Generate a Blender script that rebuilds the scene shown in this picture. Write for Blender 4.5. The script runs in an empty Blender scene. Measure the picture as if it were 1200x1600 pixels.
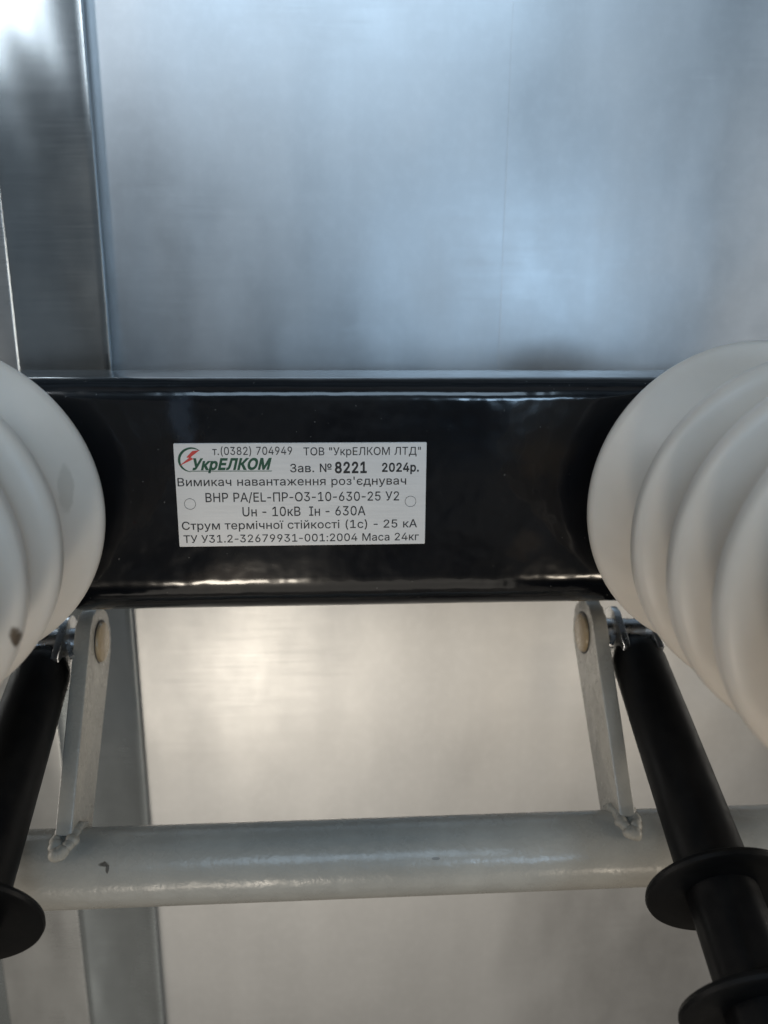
import bpy, bmesh, math, random
from mathutils import Vector, Matrix, noise
random.seed(4)
S = bpy.context.scene
COL = S.collection
R = math.radians

# ---------------------------------------------------------------- camera, world, lamps, exposure
cam_d = bpy.data.cameras.new('camera')
cam = bpy.data.objects.new('camera', cam_d); COL.objects.link(cam)
rot = Matrix(((0.99812967, 0.01017701, -0.0602792),
              (-0.06091346, 0.24892054, -0.96660649),
              (0.00516757, 0.96847044, 0.24907489)))
cam.matrix_world = Matrix.Translation((-0.00416, -0.30028, 0.07025)) @ rot.to_4x4()
cam_d.lens = 5.5
cam_d.sensor_fit = 'VERTICAL'
cam_d.sensor_height = 5.5 * 1600 / 1232
cam_d.sensor_width = 5.5 * 1200 / 1232
cam_d.clip_start = 0.01; cam_d.clip_end = 50
cam_d.dof.use_dof = True
cam_d.dof.focus_distance = 0.306
cam_d.dof.aperture_fstop = 1.7
S.camera = cam

W = bpy.data.worlds.new('World'); S.world = W; W.use_nodes = True
bg = W.node_tree.nodes['Background']
bg.inputs['Color'].default_value = (0.68, 0.83, 1.0, 1)
bg.inputs['Strength'].default_value = 0.16
wn = W.node_tree.nodes; wl = W.node_tree.links.new
wt = wn.new('ShaderNodeTexCoord'); wz = wn.new('ShaderNodeSeparateXYZ'); wl(wt.outputs['Generated'], wz.inputs[0])
wr = wn.new('ShaderNodeMapRange'); wl(wz.outputs['Z'], wr.inputs[0]); wr.inputs[1].default_value = -0.6; wr.inputs[2].default_value = 0.35
wm = wn.new('ShaderNodeMix'); wm.data_type = 'RGBA'; wl(wr.outputs[0], wm.inputs[0])
wm.inputs[6].default_value = (0.95, 0.86, 0.74, 1); wm.inputs[7].default_value = (0.60, 0.80, 1.0, 1)
wx = wn.new('ShaderNodeTexNoise'); wx.inputs['Scale'].default_value = 3.2; wx.inputs['Detail'].default_value = 3; wl(wt.outputs['Generated'], wx.inputs['Vector'])
wv = wn.new('ShaderNodeMapRange'); wl(wx.outputs['Fac'], wv.inputs[0]); wv.inputs[1].default_value = 0.36; wv.inputs[2].default_value = 0.66
wv.inputs[3].default_value = 0.15; wv.inputs[4].default_value = 1.6
ws = wn.new('ShaderNodeVectorMath'); ws.operation = 'SCALE'; wl(wm.outputs[2], ws.inputs[0]); wl(wv.outputs[0], ws.inputs['Scale'])
wl(ws.outputs[0], bg.inputs['Color'])

def area(name, loc, target, sx, sy, power, col):
    l = bpy.data.lights.new(name, 'AREA'); l.shape = 'RECTANGLE'; l.size = sx; l.size_y = sy
    l.energy = power; l.color = col
    o = bpy.data.objects.new(name, l); COL.objects.link(o)
    o.location = loc
    o.rotation_euler = (Vector(target) - Vector(loc)).to_track_quat('-Z', 'Y').to_euler()
    return o
area('window_light', (0.04, -1.15, 0.80), (0, 0.15, 0.1), 0.74, 0.38, 4.3, (0.58, 0.79, 1.0))
area('ceiling_light', (0.05, -0.75, 1.35), (0, 0, 0), 1.4, 0.6, 0.3, (1.0, 0.95, 0.9))
area('door_light', (-0.575, -0.75, 0.60), (-0.2, 0.15, 0.1), 0.11, 0.24, 1.3, (0.9, 0.95, 1.0))
area('added_side_key', (-1.20, -0.16, 0.00), (0.1, -0.05, -0.02), 0.30, 0.40, 5.0, (1.0, 0.92, 0.83))  # pair of added keys without a known fitting, brightening the insulator crests
area('added_side_key', (1.20, -0.24, -0.02), (-0.1, -0.05, -0.02), 0.30, 0.40, 5.0, (1.0, 0.92, 0.80))
area('low_warm_light', (-0.10, -0.95, -1.15), (0, 0.1, -0.1), 0.95, 0.8, 1.35, (1.0, 0.93, 0.82))
area('lamp', (-0.20, -1.0, -0.66), (0, 0.05, -0.05), 0.17, 0.13, 1.9, (1.0, 0.89, 0.74))
area('lamp', (0.50, -1.0, -0.68), (0, 0.05, -0.05), 0.12, 0.09, 0.8, (1.0, 0.87, 0.70))
area('small_blue_window', (0.37, -1.2, 0.16), (0.1, 0.1, 0.0), 0.20, 0.16, 1.5, (0.5, 0.74, 1.0))
S.view_settings.view_transform = 'Standard'
S.view_settings.look = 'None'
S.view_settings.exposure = 0.0
S.view_settings.gamma = 1.0
S.view_settings.use_curve_mapping = False

# ---------------------------------------------------------------- helpers
def tag(o, label=None, cat=None, group=None, kind=None):
    if label: o['label'] = label
    if cat: o['category'] = cat
    if group: o['group'] = group
    if kind: o['kind'] = kind
    return o

def link_mesh(name, bm, mat, parent=None, smooth=40):
    me = bpy.data.meshes.new(name)
    bmesh.ops.recalc_face_normals(bm, faces=bm.faces)
    bm.to_mesh(me); bm.free()
    if mat: me.materials.append(mat)
    if smooth:
        for p in me.polygons: p.use_smooth = True
        me.set_sharp_from_angle(angle=R(smooth))
    o = bpy.data.objects.new(name, me); COL.objects.link(o)
    if parent: o.parent = parent
    return o

def empty(name, loc, label, cat, group=None):
    o = bpy.data.objects.new(name, None); COL.objects.link(o)
    o.location = loc; o.empty_display_size = 0.02
    return tag(o, label, cat, group)

def bm_lathe(profile, segs=96, axis='Y', closed_ends=True):
    """profile: list of (radius, along); along = local axis"""
    bm = bmesh.new(); rings = []
    for r, h in profile:
        ring = []
        for i in range(segs):
            a = 2 * math.pi * i / segs
            c, s = r * math.cos(a), r * math.sin(a)
            v = {'Y': (c, h, s), 'X': (h, c, s), 'Z': (c, s, h)}[axis]
            ring.append(bm.verts.new(v))
        rings.append(ring)
    for a, b in zip(rings, rings[1:]):
        for i in range(segs):
            j = (i + 1) % segs
            bm.faces.new((a[i], a[j], b[j], b[i]))
    if closed_ends:
        bm.faces.new(rings[0]); bm.faces.new(rings[-1])
    return bm

def bm_prism(outline, x0, x1, bevel=0.0, seg=2):
    """outline in (y, z), extruded along x from x0 to x1"""
    bm = bmesh.new()
    a = [bm.verts.new((x0, y, z)) for y, z in outline]
    b = [bm.verts.new((x1, y, z)) for y, z in outline]
    n = len(outline)
    caps = [bm.faces.new(a), bm.faces.new(list(reversed(b)))]
    for i in range(n):
        j = (i + 1) % n
        bm.faces.new((a[i], b[i], b[j], a[j]))
    if bevel:
        es = [e for f in caps for e in f.edges]
        bmesh.ops.bevel(bm, geom=es, offset=bevel, segments=seg, affect='EDGES', profile=0.5)
    return bm

def rounded_rect(y0, y1, z0, z1, r, n=12):
    pts = []
    for cy, cz, a0 in ((y0 + r, z0 + r, 180), (y1 - r, z0 + r, 270), (y1 - r, z1 - r, 0), (y0 + r, z1 - r, 90)):
        for k in range(n + 1):
            a = R(a0 + 90 * k / n)
            pts.append((cy + r * math.cos(a), cz + r * math.sin(a)))
    return pts

# ---------------------------------------------------------------- materials
class NT:
    def __init__(s, name):
        s.m = bpy.data.materials.new(name); s.m.use_nodes = True
        s.t = s.m.node_tree; s.b = s.t.nodes['Principled BSDF']; s.co = s.t.nodes.new('ShaderNodeTexCoord')
    def n(s, t, **kw):
        nd = s.t.nodes.new(t)
        for k, v in kw.items():
            if k in nd.inputs: nd.inputs[k].default_value = v
            else: setattr(nd, k, v)
        return nd
    def l(s, a, b): s.t.links.new(a, b)
    def mapping(s, scale, loc=(0, 0, 0)):
        mp = s.n('ShaderNodeMapping'); mp.inputs['Scale'].default_value = scale; mp.inputs['Location'].default_value = loc
        s.l(s.co.outputs['Object'], mp.inputs['Vector']); return mp.outputs[0]
    def noise(s, vec, scale, detail=3, rough=0.5):
        nd = s.n('ShaderNodeTexNoise'); nd.inputs['Scale'].default_value = scale
        nd.inputs['Detail'].default_value = detail; nd.inputs['Roughness'].default_value = rough
        s.l(vec, nd.inputs['Vector']); return nd.outputs['Fac']
    def ramp(s, fac, stops):
        nd = s.n('ShaderNodeValToRGB'); e = nd.color_ramp.elements
        while len(e) < len(stops): e.new(0.5)
        for el, (p, c) in zip(e, stops):
            el.position = p; el.color = (c, c, c, 1) if isinstance(c, (int, float)) else (*c, 1)
        s.l(fac, nd.inputs[0]); return nd.outputs['Color']
    def mix(s, fac, a, b):
        nd = s.n('ShaderNodeMix', data_type='RGBA')
        if isinstance(fac, (int, float)): nd.inputs[0].default_value = fac
        else: s.l(fac, nd.inputs[0])
        for k, v in ((6, a), (7, b)):
            if isinstance(v, tuple): nd.inputs[k].default_value = (*v, 1)
            else: s.l(v, nd.inputs[k])
        return nd.outputs[2]
    def math(s, op, a, b=None):
        nd = s.n('ShaderNodeMath', operation=op)
        for i, v in enumerate((a, b)):
            if v is None: continue
            if isinstance(v, (int, float)): nd.inputs[i].default_value = v
            else: s.l(v, nd.inputs[i])
        return nd.outputs[0]
    def bump(s, h, strength, dist, prev=None):
        nd = s.n('ShaderNodeBump'); nd.inputs['Strength'].default_value = strength; nd.inputs['Distance'].default_value = dist
        s.l(h, nd.inputs['Height'])
        if prev is not None: s.l(prev, nd.inputs['Normal'])
        return nd.outputs[0]
    def blob(s, centre, radii, wobble=0.35, nscale=300, edge=(0.75, 1.05)):
        """soft-edged mark of its own shape: 1 inside"""
        sub = s.n('ShaderNodeVectorMath', operation='SUBTRACT'); s.l(s.co.outputs['Object'], sub.inputs[0]); sub.inputs[1].default_value = centre
        dv = s.n('ShaderNodeVectorMath', operation='DIVIDE'); s.l(sub.outputs[0], dv.inputs[0]); dv.inputs[1].default_value = radii
        ln = s.n('ShaderNodeVectorMath', operation='LENGTH'); s.l(dv.outputs[0], ln.inputs[0])
        nz = s.noise(s.co.outputs['Object'], nscale, 3)
        v = s.math('ADD', ln.outputs['Value'], s.math('MULTIPLY', s.math('SUBTRACT', nz, 0.5), wobble * 2))
        mr = s.n('ShaderNodeMapRange', interpolation_type='SMOOTHSTEP')
        s.l(v, mr.inputs[0]); mr.inputs[1].default_value = edge[0]; mr.inputs[2].default_value = edge[1]
        mr.inputs[3].default_value = 1; mr.inputs[4].default_value = 0
        return mr.outputs[0]
    def set(s, **kw):
        for k, v in kw.items():
            k = k.replace('_', ' ')
            i = s.b.inputs[k]
            if isinstance(v, tuple) and len(v) == 3: i.default_value = (*v, 1)
            elif isinstance(v, (int, float)): i.default_value = v
            else: s.l(v, i)

def galvanised(name, tone=(0.60, 0.61, 0.62), rough=(0.32, 0.44), wave=1.0, grain=1.0):
    m = NT(name)
    big = m.noise(m.mapping((1, 1, 0.5)), 14, 4, 0.55)
    brush = m.noise(m.mapping((1, 1, 60)), 30, 3, 0.6)
    vert = m.noise(m.mapping((1, 1, 0.03)), 45, 3, 0.55)
    spang = m.noise(m.mapping((1, 1, 1)), 160, 3, 0.6)
    base = m.mix(m.ramp(big, [(0.3, 0.0), (0.7, 1.0)]), tuple(c * 0.88 for c in tone), tone)
    base = m.mix(m.ramp(vert, [(0.35, 0.0), (0.75, 0.35)]), base, tuple(c * 0.78 for c in tone))
    base = m.mix(m.ramp(spang, [(0.45, 0.0), (0.75, 0.2)]), base, tuple(c * 1.15 for c in tone))
    rg = m.math('ADD', m.ramp(big, [(0.3, rough[0]), (0.7, rough[1])]), m.ramp(brush, [(0.35, 0.0), (0.65, 0.03)]))
    b1 = m.bump(m.noise(m.mapping((1.3, 1, 0.8)), 9, 2, 0.4), 0.095 * wave, 0.02)
    b2 = m.bump(brush, 0.010 * grain, 0.0002, b1)
    m.set(Base_Color=base, Metallic=1.0, Roughness=rg, Normal=b2)
    m.set(Anisotropic=0.35)
    return m.m

M_GALV = galvanised('galvanised_sheet')
M_GALV_POST = galvanised('galvanised_post', (0.46, 0.51, 0.54), (0.17, 0.27), 3.0, 0.15)
M_GALV_STRIP = galvanised('galvanised_strip', (0.60, 0.62, 0.63), (0.22, 0.34), 3.0, 0.2)

m = NT('gloss_black_paint')
peel = m.noise(m.mapping((1, 1, 1)), 190, 2, 0.5)
slow = m.noise(m.mapping((1, 1, 1)), 26, 3, 0.5)
specks = m.ramp(m.noise(m.mapping((1, 1, 1)), 620, 2, 0.5), [(0.735, 0.0), (0.76, 1.0)])
dust = m.ramp(m.noise(m.mapping((1, 1, 1)), 60, 5, 0.65), [(0.45, 0.0), (0.8, 0.018)])
c = m.mix(dust, (0.0030, 0.0036, 0.0052), (0.12, 0.11, 0.10))
c = m.mix(m.math('MULTIPLY', specks, 0.35), c, (0.25, 0.24, 0.22))
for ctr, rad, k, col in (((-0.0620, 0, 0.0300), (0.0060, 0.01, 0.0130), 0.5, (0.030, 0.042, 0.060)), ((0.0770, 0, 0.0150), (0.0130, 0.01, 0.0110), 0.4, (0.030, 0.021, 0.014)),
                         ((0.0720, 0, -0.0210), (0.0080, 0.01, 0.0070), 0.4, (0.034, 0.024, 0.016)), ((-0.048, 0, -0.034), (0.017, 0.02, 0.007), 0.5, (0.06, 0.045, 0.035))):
    c = m.mix(m.math('MULTIPLY', m.blob(ctr, rad, 0.8, 130, (0.3, 1.15)), k), c, col)  # soft bluish and brownish reflections painted into the beam's base colour
nb = m.bump(peel, 0.05, 0.0006, m.bump(slow, 0.22, 0.006))
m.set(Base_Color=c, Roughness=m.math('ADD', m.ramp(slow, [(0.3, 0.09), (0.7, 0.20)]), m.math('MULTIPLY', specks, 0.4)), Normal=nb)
m.b.inputs['Specular IOR Level'].default_value = 0.5
m.set(Coat_Weight=0.25, Coat_Roughness=0.04, Coat_Normal=nb)
M_BLACK = m.m

def grey_paint(name, col, marks=()):
    m = NT(name)
    n1 = m.noise(m.mapping((1, 1, 1)), 70, 5, 0.6); n2 = m.noise(m.mapping((1, 1, 1)), 330, 2, 0.5)
    c = m.mix(m.ramp(n1, [(0.35, 0.0), (0.75, 1.0)]), col, tuple(x * 0.82 for x in col))
    for ctr, rad, dark in marks:
        c = m.mix(m.math('MULTIPLY', m.blob(ctr, rad, 0.5, 420), dark), c, (0.05, 0.042, 0.035))
    nb = m.bump(n2, 0.10, 0.001, m.bump(n1, 0.18, 0.003))
    m.set(Base_Color=c, Roughness=m.ramp(n1, [(0.3, 0.20), (0.7, 0.33)]), Normal=nb)
    return m.m
M_GREY = grey_paint('light_grey_enamel', (0.40, 0.38, 0.335),
                    [((-0.0985, -0.0140, 0.0105), (0.0024, 0.006, 0.0010), 0.85), ((-0.0968, -0.0148, 0.0092), (0.0009, 0.006, 0.0018), 0.8), ((0.035, -0.0135, 0.0085), (0.0020, 0.006, 0.0006), 0.5)])
M_GREY_ARM = grey_paint('grey_arm_enamel', (0.41, 0.385, 0.335))
M_WELD = grey_paint('painted_weld', (0.35, 0.33, 0.285))
for nd in M_WELD.node_tree.nodes:
    if nd.type == 'BSDF_PRINCIPLED':
        for lk in list(nd.inputs['Roughness'].links): M_WELD.node_tree.links.remove(lk)
        nd.inputs['Roughness'].default_value = 0.5
M_PIN_HEAD = grey_paint('yellowed_pin_paint', (0.43, 0.32, 0.19))

def resin(name, marks=()):
    m = NT(name)
    n1 = m.noise(m.mapping((1, 1, 1)), 35, 4, 0.6); n2 = m.noise(m.mapping((1, 1, 1)), 600, 2, 0.5)
    c = m.mix(m.ramp(n1, [(0.3, 0.0), (0.75, 1.0)]), (0.74, 0.685, 0.615), (0.67, 0.615, 0.545))
    for ctr, rad, dark, col in marks:
        c = m.mix(m.math('MULTIPLY', m.blob(ctr, rad, 0.35, 260), dark), c, col)
    m.set(Base_Color=c, Roughness=0.38, Normal=m.bump(n2, 0.04, 0.0005))
    m.set(Subsurface_Weight=0.12, Subsurface_Scale=0.004)
    m.b.inputs['Subsurface Radius'].default_value = (1.0, 0.7, 0.5)
    return m.m
M_RESIN = resin('white_resin')
M_RESIN_CHIPPED = resin('white_resin_stained', [((0.0500, -0.032, 0.0095), (0.0028, 0.012, 0.0105), 0.30, (0.30, 0.27, 0.22)),
                                                ((0.0540, -0.0900, -0.0168), (0.0020, 0.0032, 0.0050), 0.95, (0.09, 0.06, 0.035))])

m = NT('black_polymer')
n1 = m.noise(m.mapping((1, 1, 1)), 90, 4, 0.6)
m.set(Base_Color=m.mix(m.ramp(n1, [(0.4, 0.0), (0.8, 1.0)]), (0.004, 0.004, 0.0043), (0.010, 0.0095, 0.009)), Specular_IOR_Level=0.12, Roughness=m.ramp(n1, [(0.3, 0.42), (0.7, 0.58)]),
      Normal=m.bump(n1, 0.05, 0.001))
M_POLY = m.m

m = NT('bright_zinc')
n1 = m.noise(m.mapping((1, 1, 1)), 120, 4, 0.6)
m.set(Base_Color=m.mix(n1, (0.78, 0.79, 0.80), (0.64, 0.65, 0.66)), Metallic=1.0, Roughness=m.ramp(n1, [(0.3, 0.20), (0.7, 0.36)]))
M_ZINC = m.m

m = NT('brushed_aluminium')
n1 = m.noise(m.mapping((4, 1, 160)), 12, 4, 0.6); n2 = m.noise(m.mapping((1, 1, 1)), 40, 4, 0.6)
m.set(Base_Color=m.mix(n2, (0.80, 0.775, 0.75), (0.72, 0.70, 0.675)), Metallic=0.40, Roughness=m.ramp(n1, [(0.3, 0.32), (0.7, 0.44)]),
      Normal=m.bump(n1, 0.05, 0.0003))
M_ALU = m.m

def flat(name, col, rough=0.5):
    m = NT(name); n1 = m.noise(m.mapping((1, 1, 1)), 900, 2, 0.5)
    m.set(Base_Color=m.mix(n1, col, tuple(x * 1.3 + 0.006 for x in col)), Roughness=rough); return m.m
M_INK = flat('dark_grey_ink', (0.016, 0.015, 0.016))
M_INK_BOLD = flat('black_ink', (0.009, 0.009, 0.009))
M_GREEN = flat('dark_green_ink', (0.008, 0.060, 0.028))
M_RED = flat('red_ink', (0.50, 0.045, 0.035))

# ---------------------------------------------------------------- the setting: galvanised cabinet wall
YW = 0.150
def sheet(name, pts, z0, z1, thick, mat, nz=1, bevel=0.0007):
    """vertical folded sheet; pts = plan polyline (x, y) of its front face, left to right"""
    bm = bmesh.new()
    out = list(pts) + [(x, y + thick) for x, y in reversed(pts)]
    lo = [bm.verts.new((x, y, z0)) for x, y in out]; hi = [bm.verts.new((x, y, z1)) for x, y in out]
    n = len(out)
    bm.faces.new(lo); bm.faces.new(list(reversed(hi)))
    for i in range(n):
        j = (i + 1) % n
        bm.faces.new((lo[i], hi[i], hi[j], lo[j]))
    es = [e for e in bm.edges if abs(e.verts[0].co.z - e.verts[1].co.z) > 0.1 and
          (e.verts[0].co.to_2d() - Vector(pts[0])).length < 1e-5 or (e.verts[0].co.to_2d() - Vector(pts[-1])).length < 1e-5 and abs(e.verts[0].co.z - e.verts[1].co.z) > 0.1]
    if bevel: bmesh.ops.bevel(bm, geom=es, offset=bevel, segments=3, affect='EDGES', profile=0.5)
    return link_mesh(name, bm, mat, None, 30 if len(pts) > 2 else 0)
Z0, Z1 = -0.80, 0.52
w = sheet('back_wall', [(-0.170, YW), (0.60, YW)], Z0, Z1, 0.002, M_GALV)
tag(w, 'galvanised steel back wall sheet behind the black beam', 'wall', kind='structure')
w2 = sheet('back_wall', [(0.0885, YW - 0.0003), (0.60, YW - 0.0003)], -0.06, Z1, 0.0003, M_GALV, bevel=0.00008)
tag(w2, 'upper galvanised sheet lapped over the back wall along a thin vertical seam', 'wall', kind='structure')
# post: slightly bowed face
pts = []
for k in range(13):
    u = k / 12
    x = -0.1765 + 0.051 * u
    pts.append((x, YW - 0.0028 - 0.0060 * u ** 2.3))
p = sheet('post', pts, Z0, Z1, 0.003, M_GALV_POST, bevel=0.0006)
p.name = 'cabinet_post'
tag(p, 'galvanised vertical cabinet post strip with a bright edge beside the wall sheet', 'post', kind='structure')
p2 = sheet('side_strip', [(-0.2310, YW + 0.0010), (-0.1772, YW - 0.0005)], Z0, Z1, 0.002, M_GALV_STRIP, bevel=0.0006)
tag(p2, 'narrow shiny galvanised strip at the outer edge of the cabinet post', 'strip', kind='structure')
p3 = sheet('side_wall', [(-0.42, YW + 0.03), (-0.2320, YW + 0.012)], Z0, Z1, 0.002, M_GALV_POST, bevel=0)
tag(p3, 'shaded galvanised side sheet beyond the narrow strip', 'wall', kind='structure')

def beam_outline():
    a = rounded_rect(0.0, 0.052, -0.0516, 0.0448, 0.0085); b = rounded_rect(0.0, 0.052, -0.0516, 0.0448, 0.0180)
    return b[:13] + a[13:]
# ---------------------------------------------------------------- black beam with rating plate
beam = empty('steel_beam', (0, 0, 0), 'gloss black steel crossbeam carrying the printed aluminium rating plate', 'beam')
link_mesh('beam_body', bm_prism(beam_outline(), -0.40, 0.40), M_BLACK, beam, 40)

PX, PZ, PW, PH, PT = -0.0173, 0.0003, 0.0963, 0.0408, 0.0010
bm = bmesh.new()
bmesh.ops.create_cube(bm, size=1)
bmesh.ops.scale(bm, vec=(PW, PT, PH), verts=bm.verts)
bmesh.ops.bevel(bm, geom=list(bm.edges), offset=0.0002, segments=2, affect='EDGES')
plate = link_mesh('rating_plate', bm, M_ALU, beam, 40)
plate.location = (PX, -PT / 2 - 0.0001, PZ)
YP = -PT / 2 - 0.00006      # plate-local ink layer

def uv(px, py):
    """a point read off the plate in its own measure: 1130 x 452 units -> local metres"""
    l = 35 + 23 * (py - 38) / 454; r = 1165 - 7 * (py - 33) / 452
    t = 38 + (33 - 38) * (px - 35) / 1130; b = 492 + (485 - 492) * (px - 58) / 1100
    return ((px - l) / (r - l) - 0.5) * PW, (0.5 - (py - t) / (b - t)) * PH

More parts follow.
